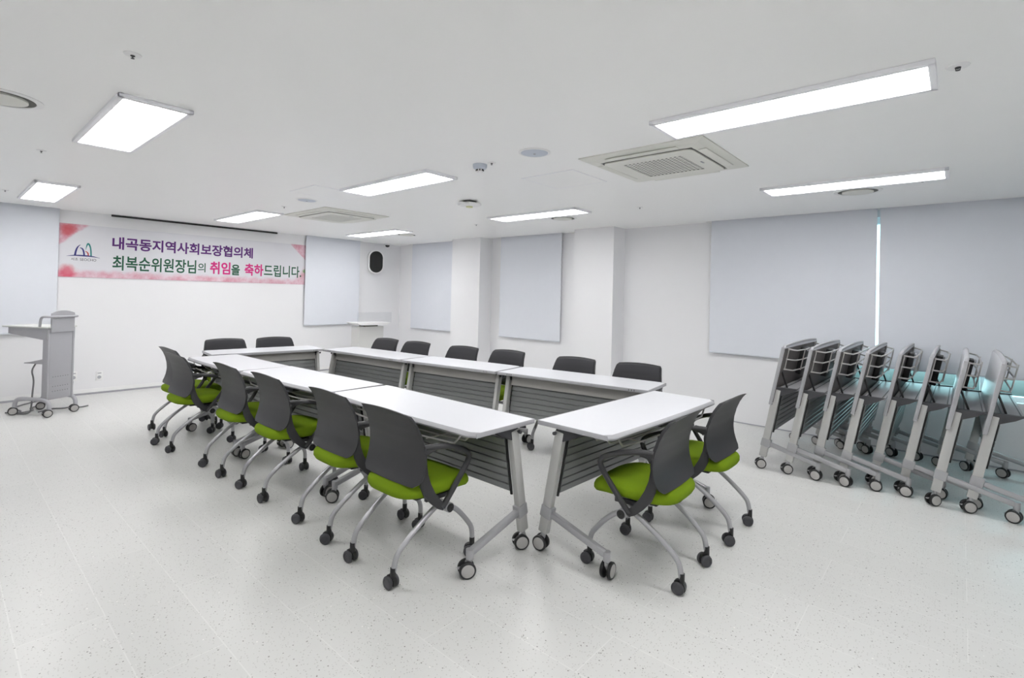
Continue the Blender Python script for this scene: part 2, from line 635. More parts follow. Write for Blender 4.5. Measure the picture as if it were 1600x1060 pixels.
def ring_disc(name, r, mat_ring, mat_disc, rd, drop, gap):
    t = empty(name)
    MB().lathe([(r, 0), (r, -0.004), (r - 0.012, -0.008), (rd + gap, -0.006), (rd + gap, 0.0)], n=40).build('rim', mat_ring, t)
    if gap > 0.002:
        MB().lathe([(rd + gap, -0.001), (rd + gap, -0.0025), (rd * 0.5, -0.0025)], n=40).build('gap_ring', GROOVE, t)
    MB().lathe([(rd, -0.002), (rd, -drop), (rd - 0.01, -drop - 0.004), (0.002, -drop - 0.006)], n=40).build('disc', mat_disc, t)
    return t


s0 = ring_disc('ceiling_speaker', 0.112, WHITE, PALEBLUE, 0.094, 0.006, 0.001)
MB().lathe([(0.01, -0.011), (0.008, -0.015), (0.001, -0.016)], n=12).build('badge', SKIRT, s0)
s0.location = (-2.24, 2.75, H)
tag(s0, 'round pale blue flush ceiling speaker beside the smoke detector', 'ceiling speaker', 'round ceiling speakers')
s1 = dup(s0)
s1.location = (-5.43, 2.715, H)
tag(s1, 'round pale blue flush ceiling speaker on the small hatch near the far air conditioner', 'ceiling speaker', 'round ceiling speakers')

v0 = ring_disc('ceiling_vent', 0.135, WHITE, AC, 0.088, 0.012, 0.024)
for i, (x, y, lab) in enumerate([
        (-3.89, 0.215, 'round ceiling air vent cut by the left edge of the photo'),
        (-3.82, 5.29, 'round ceiling air vent in front of the second white column'),
        (-7.16, 5.37, 'round ceiling air vent beside the farthest panel light, over the room corner'),
        (-0.70, 5.42, 'round ceiling air vent between the long thin panel light and the wide blinds')]):
    o = v0 if i == 0 else dup(v0)
    o.location = (x, y, H)
    if i == 0:
        o.scale = (1.35, 1.35, 1)
    tag(o, lab, 'ceiling vent', 'round ceiling air vents')


def make_sprinkler():
    t = empty('sprinkler_head')
    MB().lathe([(0.042, 0), (0.040, -0.004), (0.014, -0.006)], n=24).build('escutcheon', WHITE, t)
    b = MB().lathe([(0.011, -0.004), (0.011, -0.009), (0.005, -0.012)], n=12)
    for k in (-1, 1):
        b.tube([(k * 0.007, 0, -0.008), (k * 0.008, 0, -0.014), (k * 0.003, 0, -0.018)], 0.0018, 6)
    b.lathe([(0.009, -0.0175), (0.009, -0.019)], n=12)
    b.build('nozzle', DARKPL, t)
    return t


sp0 = make_sprinkler()
for i, (x, y, s, lab) in enumerate([
        (-2.69, 0.55, 0.8, 'sprinkler head on the bare ceiling above the large left panel light'),
        (-5.17, 0.52, 0.7, 'sprinkler head between the two panel lights on the left'),
        (-7.70, 0.50, 0.7, 'sprinkler head by the left photo edge near the banner wall'),
        (-0.02, 2.80, 0.95, 'sprinkler head with wide white collar right of the largest panel light'),
        (-2.67, 2.77, 0.8, 'sprinkler head right beside the smoke detector'),
        (-6.10, 2.77, 0.7, 'tiny sprinkler head left of the far air conditioner'),
        (-5.20, 5.11, 0.7, 'small sprinkler head near the first white column'),
        (-2.65, 5.10, 0.7, 'small sprinkler head in front of the bare wall right of the second column'),
        (-0.24, 5.19, 0.9, 'sprinkler head close under the long thin panel light near the blinds'),
        (-7.60, 5.12, 0.7, 'tiny sprinkler head beside the farthest panel light')]):
    o = sp0 if i == 0 else dup(sp0)
    o.location = (x, y, H)
    o.scale = (s, s, 1)
    tag(o, lab, 'sprinkler', 'ceiling sprinkler heads')

t = empty('smoke_detector', (-2.79, 2.765, H))
MB().lathe([(0.055, 0), (0.055, -0.012), (0.050, -0.03), (0.030, -0.036)], n=28).build('body', PALEBLUE, t)
sl = MB()
for k in range(8):
    a = 2 * PI * k / 8
    sl.box((0.0275 * math.cos(a), 0.0275 * math.sin(a), -0.044), (0.008, 0.008, 0.012), 0, Matrix.Rotation(a, 3, 'Z'))
sl.build('chamber_slots', SLOT, t, flat=True)
MB().lathe([(0.026, -0.036), (0.026, -0.052), (0.018, -0.060), (0.002, -0.062)], n=24).build('cap', WHITE, t)
tag(t, 'white domed smoke detector with dark slots on the ceiling', 'smoke detector')

t = empty('ceiling_emergency_light', (-3.98, 3.80, H))
MB().lathe([(0.075, 0), (0.075, -0.020)], n=8).build('mount', SLOT, t, flat=True)
MB().lathe([(0.115, -0.020), (0.128, -0.028), (0.120, -0.045), (0.055, -0.055)], n=8).build('housing', WHITE, t, flat=True)
MB().lathe([(0.040, -0.052), (0.034, -0.066), (0.002, -0.070)], n=20).build('lens', YELLOWISH, t)
tag(t, 'octagonal white ceiling fitting with a pale yellow centre lens', 'emergency light')

for (x0, x1, y0, y1, lab) in ((-2.82, -2.30, 3.30, 3.81, 'faint square access hatch in the ceiling left of the nearer air conditioner'),
                              (-5.10, -4.60, 2.37, 2.98, 'square access hatch in the ceiling holding the far round speaker')):
    t = empty('ceiling_hatch', ((x0 + x1) / 2, (y0 + y1) / 2, H))
    dx, dy = (x1 - x0), (y1 - y0)
    MB().box((0, 0, -0.001), (dx, dy, 0.002)).build('panel', CEIL, t, flat=True)
    fm = MB()
    for s in (-1, 1):
        fm.box((s * dx / 2, 0, -0.0015), (0.008, dy + 0.008, 0.003))
        fm.box((0, s * dy / 2, -0.0015), (dx + 0.008, 0.008, 0.003))
    fm.build('rim', FRAMEW, t, flat=True)
    tag(t, lab, 'ceiling hatch', 'ceiling access hatches')

t = empty('security_camera', (-8.86, 6.17, H))
MB().lathe([(0.055, 0), (0.055, -0.02), (0.048, -0.028)], n=24).build('base', WHITE, t)
MB().lathe([(0.044, -0.026), (0.040, -0.05), (0.026, -0.066), (0.002, -0.072)], n=24).build('dome', BLACK, t)
tag(t, 'small dark dome security camera on the ceiling above the black wall speaker', 'security camera')

t = empty('projection_screen', (-8.945, 2.80, 2.485))
MB().box((0, 0, 0), (0.028, 2.31, 0.024), 0.004).build('weight_bar', SLOT, t)
MB().box((0, 0, 0.035), (0.004, 2.25, 0.05)).build('screen_cloth', WHITE, t, flat=True)
tag(t, 'dark bottom bar of a rolled up projection screen in the ceiling above the banner', 'projection screen')

# wall speaker in the corner, turned to the room
t = empty('wall_speaker', (-8.93, 5.93, 2.11), R(-20))


def stadium(w_, h_, n=12):
    r = w_ / 2
    pts = []
    for k in range(n + 1):
        a = PI * k / n
        pts.append((r * math.cos(a), (h_ / 2 - r) + r * math.sin(a)))
    for k in range(n + 1):
        a = PI + PI * k / n
        pts.append((r * math.cos(a), -(h_ / 2 - r) + r * math.sin(a)))
    return pts


MB().prism(stadium(0.30, 0.47), 0.0, 0.10, 'x').build('cabinet', WHITE, t)
MB().prism(stadium(0.26, 0.43), 0.09, 0.108, 'x').build('grille', SPEAKBLK, t)
MB().box((-0.02, 0, 0), (0.06, 0.06, 0.10), 0.005).build('bracket', WHITE, t)
tag(t, 'black oval wall speaker with white rim high in the far corner', 'speaker')

# power outlets on the banner wall
o0 = empty('power_outlet', (XW, 1.575, 0.245))
MB().box((0.005, 0, 0), (0.010, 0.075, 0.125), 0.003).build('cover_plate', WHITE, o0)
oc = MB()
oc.lathe([(0.022, 0.0), (0.022, 0.0115), (0.018, 0.012)], (0, 0, -0.018), 20, 'x')
oc.build('socket_ring', SKIRT, o0)
MB().box((0.011, 0, 0.038), (0.003, 0.042, 0.012)).build('socket_slot', SKIRT, o0, flat=True)
tag(o0, 'white power outlet on the wall under the left end of the banner', 'power outlet', 'white wall outlets')
o1 = dup(o0)
o1.location = (XW, 1.30, 0.265)
tag(o1, 'white power outlet half hidden by the grey lectern edge', 'power outlet', 'white wall outlets')


# ------------------------------------------------------------------ banner
def banner_material():
    """Pale printed cloth with a pink blossom border along the bottom and in two corners (printed, in the cloth's own coordinates)."""
    mt = bpy.data.materials.new('printed banner cloth')
    mt.use_nodes = True
    nt = mt.node_tree
    L = nt.links.new
    b = nt.nodes['Principled BSDF']
    b.inputs['Roughness'].default_value = 0.6
    b.inputs['Specular IOR Level'].default_value = 0.2
    tc = nt.nodes.new('ShaderNodeTexCoord')
    sp = nt.nodes.new('ShaderNodeSeparateXYZ')
    L(tc.outputs['Object'], sp.inputs[0])
    n1 = nt.nodes.new('ShaderNodeTexNoise')
    n1.inputs['Scale'].default_value = 9
    n1.inputs['Detail'].default_value = 6
    L(tc.outputs['Object'], n1.inputs['Vector'])
    n2 = nt.nodes.new('ShaderNodeTexNoise')
    n2.inputs['Scale'].default_value = 4.0
    n2.inputs['Detail'].default_value = 7
    n2.inputs['Roughness'].default_value = 0.7
    L(tc.outputs['Object'], n2.inputs['Vector'])

    def mth(op, a, bb, c=None):
        nd = nt.nodes.new('ShaderNodeMath')
        nd.operation = op
        for i, x in enumerate((a, bb, c)):
            if x is None:
                continue
            if isinstance(x, (int, float)):
                nd.inputs[i].default_value = x
            else:
                L(x, nd.inputs[i])
        return nd.outputs[0]

    def ramp01(x, lo, hi):
        mr = nt.nodes.new('ShaderNodeMapRange')
        mr.interpolation_type = 'SMOOTHSTEP'
        L(x, mr.inputs[0])
        mr.inputs[1].default_value = lo
        mr.inputs[2].default_value = hi
        return mr.outputs[0]
    u, v = sp.outputs['Y'], sp.outputs['Z']
    wob = mth('MULTIPLY_ADD', n1.outputs['Fac'], 0.10, -0.05)
    band = ramp01(mth('ADD', v, wob), 0.125, 0.045)
    tl = ramp01(mth('ADD', mth('ADD', mth('MULTIPLY', u, 1.0), mth('MULTIPLY', mth('SUBTRACT', 0.715, v), 1.05)), wob), 0.33, 0.27)
    trd = mth('SUBTRACT', mth('MULTIPLY', mth('SUBTRACT', u, 3.10), 0.95), mth('SUBTRACT', 0.715, v))
    tr = ramp01(mth('ADD', trd, mth('MULTIPLY', wob, 0.3)), 0.0, 0.015)
    br_ = ramp01(mth('SUBTRACT', mth('SUBTRACT', u, 3.05), mth('MULTIPLY', v, 0.85)), 0.0, 0.16)
    mask = mth('MAXIMUM', mth('MAXIMUM', band, tl), mth('MAXIMUM', tr, mth('MULTIPLY', br_, 0.8)))
    cr = nt.nodes.new('ShaderNodeValToRGB')
    e = cr.color_ramp.elements
    e[0].position, e[0].color = 0.30, rgb(198, 84, 104)
    e[1].position, e[1].color = 0.62, rgb(226, 200, 210)
    ne = e.new(0.45)
    ne.color = rgb(212, 150, 168)
    L(n2.outputs['Fac'], cr.inputs[0])
    mx = nt.nodes.new('ShaderNodeMix')
    mx.data_type = 'RGBA'
    L(mth('MULTIPLY', mask, 0.8), mx.inputs[0])
    mx.inputs[6].default_value = rgb(218, 218, 223)
    L(cr.outputs[0], mx.inputs[7])
    # the redder blossom clusters in the two left corners, and one green leaf at the right rim
    last = mx.outputs[2]
    for (cu, cv, rr, c) in ((0.09, 0.64, 0.12, rgb(196, 66, 70)), (0.10, 0.06, 0.13, rgb(206, 58, 88)), (3.385, 0.24, 0.05, rgb(96, 168, 84))):
        du, dv = mth('SUBTRACT', u, cu), mth('SUBTRACT', v, cv)
        d = mth('SQRT', mth('ADD', mth('MULTIPLY', du, du), mth('MULTIPLY', dv, dv)), 0)
        f = ramp01(mth('ADD', d, wob), rr, rr * 0.35)
        m2 = nt.nodes.new('ShaderNodeMix')
        m2.data_type = 'RGBA'
        L(mth('MULTIPLY', f, 0.75), m2.inputs[0])
        L(last, m2.inputs[6])
        m2.inputs[7].default_value = c
        last = m2.outputs[2]
    L(last, b.inputs['Base Color'])
    return mt


BX, BY, BZ0, BW, BH = -8.992, 1.105, 1.608, 3.39, 0.716
banner = empty('banner', (BX, BY, BZ0))
MB().box((0, BW / 2, BH / 2), (0.004, BW, BH)).build('cloth', banner_material(), banner, flat=True)


def text_mesh(body, bold=0.0):
    cu = bpy.data.curves.new('lettering', 'FONT')
    cu.body = body
    cu.offset = bold
    cu.resolution_u = 4
    ob = bpy.data.objects.new('lettering', cu)
    COL.objects.link(ob)
    dg = bpy.context.evaluated_depsgraph_get()
    dg.update()
    me = ob.evaluated_get(dg).to_mesh()
    vs = [v.co.copy() for v in me.vertices]
    fs = [tuple(p.vertices) for p in me.polygons]
    ob.evaluated_get(dg).to_mesh_clear()
    bpy.data.objects.remove(ob)
    bpy.data.curves.remove(cu)
    return vs, fs


def put_text(mb, body, y0, y1, z0, z1, bold=0.012, x=0.0032):
    """Lays flat lettering on the banner, filling the box y0..y1, z0..z1 (room coordinates)."""
    vs, fs = text_mesh(body, bold)
    if not vs:
        return
    ax, bx_ = min(v.x for v in vs), max(v.x for v in vs)
    ay, by_ = min(v.y for v in vs), max(v.y for v in vs)
    out = [(x, (y0 - BY) + (v.x - ax) / (bx_ - ax) * (y1 - y0), (z0 - BZ0) + (v.y - ay) / (by_ - ay) * (z1 - z0)) for v in vs]
    mb.add(out, fs)


pl = MB()
put_text(pl, '내곡동지역사회보장협의체', 1.672, 3.575, 2.018, 2.198, 0.028)
pl.build('lettering', PURPLE, banner, flat=True)
for body, y0, y1, z0, z1, bold, ink in (
        ('최복순위원장님', 1.68, 2.73, 1.722, 1.932, 0.020, INKGREEN),
        ('의', 2.755, 2.862, 1.750, 1.895, 0.012, INKGREEN),
        ('취임', 2.925, 3.228, 1.728, 1.930, 0.030, INKPINK),
        ('을', 3.243, 3.375, 1.724, 1.900, 0.028, INKGREEN),
        ('축하', 3.450, 3.755, 1.726, 1.930, 0.030, INKPINK),
        ('드립니다.', 3.765, 4.425, 1.726, 1.932, 0.018, INKGREEN)):
    wl = MB()
    put_text(wl, body, y0, y1, z0, z1, bold)
    wl.build('lettering', ink, banner, flat=True)


def ribbon(mb, pts, widths, x=0.0032):
    """Flat tapering stroke; pts are room (y, z)."""
    P = [Vector((p[0] - BY, p[1] - BZ0)) for p in pts]
    for _ in range(3):
        Q, W = [P[0]], [widths[0]]
        for i in range(len(P) - 1):
            Q += [P[i].lerp(P[i + 1], 0.25), P[i].lerp(P[i + 1], 0.75)]
            W += [widths[i] * 0.75 + widths[i + 1] * 0.25, widths[i] * 0.25 + widths[i + 1] * 0.75]
        Q.append(P[-1])
        W.append(widths[-1])
        P, widths = Q, W
    vs = []
    for i, p in enumerate(P):
        d = (P[min(i + 1, len(P) - 1)] - P[max(i - 1, 0)]).normalized()
        nrm = Vector((-d.y, d.x)) * widths[i] / 2
        vs += [(x, p.x + nrm.x, p.y + nrm.y), (x, p.x - nrm.x, p.y - nrm.y)]
    mb.add(vs, [(2 * i, 2 * i + 1, 2 * i + 3, 2 * i + 2) for i in range(len(P) - 1)])


em = MB()
ribbon(em, [(1.273, 1.905), (1.280, 1.965), (1.298, 2.020), (1.326, 2.050)], [0.022, 0.020, 0.014, 0.004])
ribbon(em, [(1.322, 2.008), (1.350, 2.000), (1.364, 1.955), (1.370, 1.905)], [0.008, 0.016, 0.018, 0.018])
ribbon(em, [(1.185, 1.888), (1.27, 1.903), (1.36, 1.903), (1.45, 1.900), (1.54, 1.880)], [0.002, 0.014, 0.020, 0.014, 0.002])
em.build('emblem', NAVY, banner, flat=True)
em = MB()
ribbon(em, [(1.384, 1.985), (1.392, 2.035), (1.407, 2.080), (1.430, 2.040), (1.440, 1.975), (1.443, 1.905)], [0.003, 0.010, 0.022, 0.016, 0.016, 0.016])
em.build('emblem', TEAL, banner, flat=True)
em = MB()
ribbon(em, [(1.376, 1.966), (1.400, 1.955), (1.412, 1.932), (1.412, 1.905)], [0.006, 0.013, 0.015, 0.013])
em.build('emblem', INKRED, banner, flat=True)
em = MB()
put_text(em, '서초', 1.232, 1.307, 1.832, 1.870, 0.006)
put_text(em, 'SEOCHO', 1.325, 1.500, 1.832, 1.866, 0.004)
em.build('lettering', INKGREY, banner, flat=True)
tag(banner, 'wide congratulation banner with purple and green Korean lettering and pink blossoms', 'banner')


# ------------------------------------------------------------------ chairs
def caster_chair(parent):
    """Twin wheel caster, origin on the stem axis at floor level."""
    t = MB()
    t.cyl((0, 0, 0.050), (0, 0, 0.092), 0.013, 14)
    hood = []
    for k in range(9):
        a = R(-25 + 150 * k / 8)
        hood.append((-0.012 + 0.031 * math.cos(a), 0.0285 + 0.031 * math.sin(a)))
    hood += [(-0.026, 0.030), (0.0, 0.022)]
    t.prism([(y, z) for y, z in hood], -0.010, 0.010, 'x')
    c = t.build('caster', BLACK, parent)
    w_ = MB()
    for s in (-1, 1):
        prof = [(0.008, 0.0), (0.024, 0.0), (0.0285, 0.004), (0.0285, 0.012), (0.025, 0.0155), (0.018, 0.0165), (0.017, 0.0145), (0.004, 0.0145)]
        n = 24
        vs, fs = [], []
        for r, h in prof:
            for k in range(n):
                a = 2 * PI * k / n
                vs.append((s * (0.010 + h), -0.012 + r * math.cos(a), 0.0285 + r * math.sin(a)))
        for i in range(len(prof) - 1):
            for k in range(n):
                k2 = (k + 1) % n
                fs.append((i * n + k, i * n + k2, (i + 1) * n + k2, (i + 1) * n + k))
        fs += [tuple(range(n)), tuple((len(prof) - 1) * n + k for k in range(n))]
        w_.add(vs, fs)
    w_.build('wheel', DARKPL, c)
    return c


def interp(tab, x):
    for (a, fa), (b, fb) in zip(tab, tab[1:]):
        if a <= x <= b:
            k = (x - a) / (b - a)
            k = k * k * (3 - 2 * k) * 0.35 + k * 0.65
            return fa + (fb - fa) * k
    return tab[0][1] if x < tab[0][0] else tab[-1][1]


PROF = [(0.490, -0.172), (0.51, -0.158), (0.535, -0.142), (0.58, -0.128), (0.63, -0.122), (0.69, -0.128), (0.75, -0.145), (0.80, -0.166), (0.84, -0.186), (0.865, -0.203), (0.885, -0.222)]
HALF = [(0.490, 0.212), (0.500, 0.236), (0.518, 0.253), (0.56, 0.259), (0.62, 0.257), (0.68, 0.250), (0.74, 0.240), (0.80, 0.230), (0.845, 0.223), (0.870, 0.217), (0.885, 0.202)]


def shell_rows(off, k=1.0, z0=0.490, z1=0.885, nz=22, nu=17, crown=0.013):
    rows = []
    for i in range(nz):
        z = z0 + (z1 - z0) * i / (nz - 1)
        hw = interp(HALF, z) * k
        row = []
        for j in range(nu):
            u = -1 + 2 * j / (nu - 1)
            top = max(0, (z - 0.80) / 0.085)
            zz = z - crown * top * u * u
            row.append((u * hw, interp(PROF, z) + 0.012 * u * u + off, zz))
        rows.append(row)
    return rows


def closed_shell(mb, A, B):
    """Joins two open grids of one size into a closed thick sheet."""
    nz, nu = len(A), len(A[0])
    vs = [p for r in A for p in r] + [p for r in B for p in r]
    o = nz * nu
    fs = []
    for i in range(nz - 1):
        for j in range(nu - 1):
            a = i * nu + j
            fs += [(a, a + 1, a + nu + 1, a + nu), (o + a, o + a + 1, o + a + nu + 1, o + a + nu)]
    for i in range(nz - 1):
        for j in (0, nu - 1):
            a = i * nu + j
            fs.append((a, a + nu, o + a + nu, o + a))
    for j in range(nu - 1):
        for i in (0, nz - 1):
            a = i * nu + j
            fs.append((a, a + 1, o + a + 1, o + a))
    mb.add(vs, fs)


def make_chair():
    t = empty('conference_chair')
    # seat cushion: rounded slab with a waterfall front
    seat = MB()
    n = 44
    def outline(k):
        pts = []
        for i in range(n):
            a = 2 * PI * i / n
            c, s = math.cos(a), math.sin(a)
            x = 0.236 * math.copysign(abs(c) ** 0.5, c)
            y = 0.254 * math.copysign(abs(s) ** 0.6, s)
            x *= 1.0 - 0.05 * (-y / 0.254 if y < 0 else 0)
            pts.append((x * k, y * k + 0.050))
        return pts
    def drop(y):
        f = max(0.0, (y - 0.12) / 0.16)
        return -0.030 * f * f
    rings = []
    for k, z in ((0.0, 0.412), (0.86, 0.412), (0.96, 0.420), (1.0, 0.438), (1.0, 0.458), (0.97, 0.474), (0.88, 0.486), (0.6, 0.489), (0.0, 0.487)):
        rings.append([(x, y, z + drop(y)) for x, y in outline(max(k, 0.01))])
    seat.grid(rings, True)
    seat.build('seat', GREEN, t, angle=60)
    pan = MB()
    pan.box((0, 0.06, 0.404), (0.34, 0.32, 0.024), 0.008)
    pan.build('seat_pan', BLACK, t)
    # back: one plastic shell, with the padded face in front of it
    back = MB()
    closed_shell(back, shell_rows(0.0), shell_rows(0.009))
    back.build('backrest', SHELL, t)
    pad = MB()
    closed_shell(pad, shell_rows(0.0075, 0.95, 0.525, 0.872, crown=0.011), shell_rows(0.022, 0.93, 0.535, 0.866, crown=0.011))
    pad.build('back_pad', PADM, t)
    for s in (-1, 1):
        # strut that carries on from the shell's lower corner down to the hub joint
        st = MB()
        outer = [(-0.118, 0.545), (-0.112, 0.484), (-0.094, 0.434), (-0.054, 0.386), (-0.014, 0.350), (0.018, 0.334)]
        inner = [(0.042, 0.356), (0.002, 0.396), (-0.038, 0.444), (-0.068, 0.498), (-0.088, 0.552), (-0.098, 0.610), (-0.102, 0.660), (-0.108, 0.690)]
        poly = outer + inner
        no = len(outer)
        vs = []
        for off in (0.0, 0.013):
            for q, (y, z) in enumerate(poly):
                # the rear edge tucks in behind the shell, the front edge stands outside: the band faces back and out
                f = min(1.0, max(0.0, (z - 0.34) / 0.14))
                vs.append((s * ((0.240 if q >= no else 0.240 - 0.028 * f) + off), y, z))
        np_ = len(poly)
        b = bmesh.new()
        va = [b.verts.new(v) for v in vs]
        b.faces.new(va[:np_])
        b.faces.new(va[np_:][::-1])
        for i in range(np_):
            j = (i + 1) % np_
            b.faces.new((va[i], va[j], va[np_ + j], va[np_ + i]))
        bmesh.ops.triangulate(b, faces=[f for f in b.faces if len(f.verts) > 4])
        st.bm(b)
        st.build('back_strut', SHELL, t)
        arm = MB()
        X = lambda k: s * k
        pts = [(X(0.240), -0.108, 0.690), (X(0.251), -0.065, 0.692), (X(0.260), -0.02, 0.688), (X(0.267), 0.04, 0.677), (X(0.271), 0.095, 0.661), (X(0.272), 0.145, 0.640), (X(0.270), 0.178, 0.618),
               (X(0.267), 0.192, 0.590), (X(0.264), 0.178, 0.556), (X(0.259), 0.142, 0.504), (X(0.254), 0.094, 0.440), (X(0.249), 0.046, 0.380), (X(0.247), 0.018, 0.350)]
        arm.tube(pts, 0.0165, 14, 0.0150, smooth=1, upv=(1, 0, 0))
        # the broad root where the arm grows out of the shell's edge
        arm.tube([(X(0.243), -0.100, 0.664), (X(0.246), -0.090, 0.674), (X(0.251), -0.066, 0.685), (X(0.257), -0.040, 0.688)], 0.010, 12, 0.022, smooth=2, upv=(1, 0, 0))
        arm.build('armrest', ARMM, t)
        hub = MB()
        hub.cyl((s * 0.196, 0.058, 0.342), (s * 0.268, 0.058, 0.342), 0.027, 24)
        hb = hub.build('hub', CHLEG, t)
        MB().lathe([(0.023, 0.0), (0.023, 0.004), (0.015, 0.006), (0.006, 0.006), (0.004, 0.003)], (0, 0, 0), 20, 'x').build('hub_cap', BLACK, hb)
        hc = hb.children[0]
        hc.location = (s * 0.268, 0.058, 0.342)
        if s < 0:
            hc.rotation_euler = (0, 0, PI)
        fl = MB()
        fl.tube([(s * 0.222, 0.058, 0.342), (s * 0.224, 0.114, 0.320), (s * 0.226, 0.172, 0.272), (s * 0.228, 0.238, 0.195), (s * 0.232, 0.256, 0.165), (s * 0.234, 0.262, 0.13), (s * 0.235, 0.262, 0.080)],
                0.0145, 12, smooth=2)
        fl.build('front_leg', CHLEG, t)
        rl = MB()
        rl.tube([(s * 0.200, 0.060, 0.362), (s * 0.199, 0.0, 0.335), (s * 0.196, -0.08, 0.285), (s * 0.192, -0.165, 0.222), (s * 0.190, -0.212, 0.180), (s * 0.189, -0.236, 0.148), (s * 0.188, -0.247, 0.080)],
                0.0145, 12, smooth=2)
        rl.build('rear_leg', CHLEG, t)
        # seat bearer, from hub forward and back under the pan
        sb = MB()
        sb.bar((s * 0.175, -0.04, 0.386), (s * 0.175, 0.14, 0.378), 0.022, 0.026, 0.004)
        sb.build('seat_bearer', DARKPL, t)
        for (x, y) in ((0.235, 0.262), (0.188, -0.248)):
            c = caster_chair(t)
            c.location = (s * x, y, 0)
            c.scale = (1.15, 1.15, 1.15)
    MB().cyl((-0.200, 0.058, 0.342), (0.200, 0.058, 0.342), 0.014, 16).build('crossbar', CHLEG, t)
    return t


chair0 = make_chair()
G = 'dark grey chairs with green seats around the tables'
chairs = [
    # rear caster midpoint x, y ; heading (degrees, 0 = facing +y)
    (-2.333, 1.573, 0, 'grey green-seat chair nearest the camera along the near table row'),
    (-2.997, 1.595, -1, 'grey green-seat chair second from the camera along the near table row'),
    (-3.856, 1.575, 0, 'grey green-seat chair third from the camera along the near table row'),
    (-4.577, 1.552, 0, 'grey green-seat chair fourth from the camera along the near table row'),
    (-5.550, 1.457, 3, 'grey green-seat chair fifth along the near table row, hiding most of the last one'),
    (-6.150, 1.560, 2, 'grey green-seat chair farthest along the near table row, mostly hidden behind its neighbour'),
    (-1.052, 2.745, 92, 'grey green-seat chair at the right end table, the nearer of the two'),
    (-1.039, 3.465, 90, 'grey green-seat chair at the right end table, farther one by the window wall'),
    (-6.890, 2.42, -97, 'dark chair back behind the far end table under the banner, left one of two'),
    (-6.800, 2.985, -97, 'dark chair back behind the far end table under the banner, right one of two'),
    (-5.81, 4.14, 187, 'dark chair back behind the far table row, in front of the white corner podium'),
    (-5.21, 4.185, 187, 'dark chair back second from the podium behind the far table row'),
    (-4.44, 4.27, 187, 'dark chair back third from the podium behind the far table row'),
    (-3.83, 4.385, 187, 'dark chair back fourth from the podium behind the far table row'),
    (-2.965, 4.45, 188, 'dark chair back fifth from the podium behind the far table row'),
    (-2.305, 4.53, 188, 'dark chair back last of the far table row, nearest the folded tables'),
]
for i, (x, y, a, lab) in enumerate(chairs):
    o = chair0 if i == 0 else dup(chair0)
    f = Matrix.Rotation(R(a), 3, 'Z') @ Vector((0, 0.254, 0))
    o.location = (x + f.x, y + f.y, 0)
    o.rotation_euler = (0, 0, R(a))
    for ch in o.children:
        if ch.name.startswith('caster'):
            ch.rotation_euler = (0, 0, R(-58 - a + random.uniform(-34, 34)))
    tag(o, lab, 'chair', G)


# ------------------------------------------------------------------ flip-top tables
TL, TD, TH = 1.40, 0.50, 0.771


def caster_table(parent):
    f = MB()
    f.cyl((0, 0, 0.07), (0, 0, 0.108), 0.012, 14)
    f.prism([(-0.030, 0.045), (-0.022, 0.085), (0.0, 0.098), (0.014, 0.090), (0.010, 0.070), (-0.010, 0.040)], -0.008, 0.008, 'x')
    f.box((0, -0.05, 0.052), (0.02, 0.03, 0.006), 0.002)
    c = f.build('caster', SILVER, parent)
    tyre, hubs = MB(), MB()
    for s in (-1, 1):
        n = 28
        for (mb, prof) in ((tyre, [(0.010, 0.0), (0.036, 0.0), (0.044, 0.004), (0.044, 0.017), (0.040, 0.021), (0.035, 0.021)]),
                           (hubs, [(0.0355, 0.010), (0.0355, 0.0205), (0.031, 0.0225), (0.004, 0.0235)])):
            vs, fs = [], []
            for r, h in prof:
                for k in range(n):
                    a = 2 * PI * k / n
                    vs.append((s * (0.009 + h), -0.014 + r * math.cos(a), 0.044 + r * math.sin(a)))
            for i in range(len(prof) - 1):
                for k in range(n):
                    k2 = (k + 1) % n
                    fs.append((i * n + k, i * n + k2, (i + 1) * n + k2, (i + 1) * n + k))
            fs += [tuple(range(n)), tuple((len(prof) - 1) * n + k for k in range(n))]
            mb.add(vs, fs)
    tyre.build('tyre', BLACK, c)
    hubs.build('wheel_disc', HUBGREY, c)
    return c


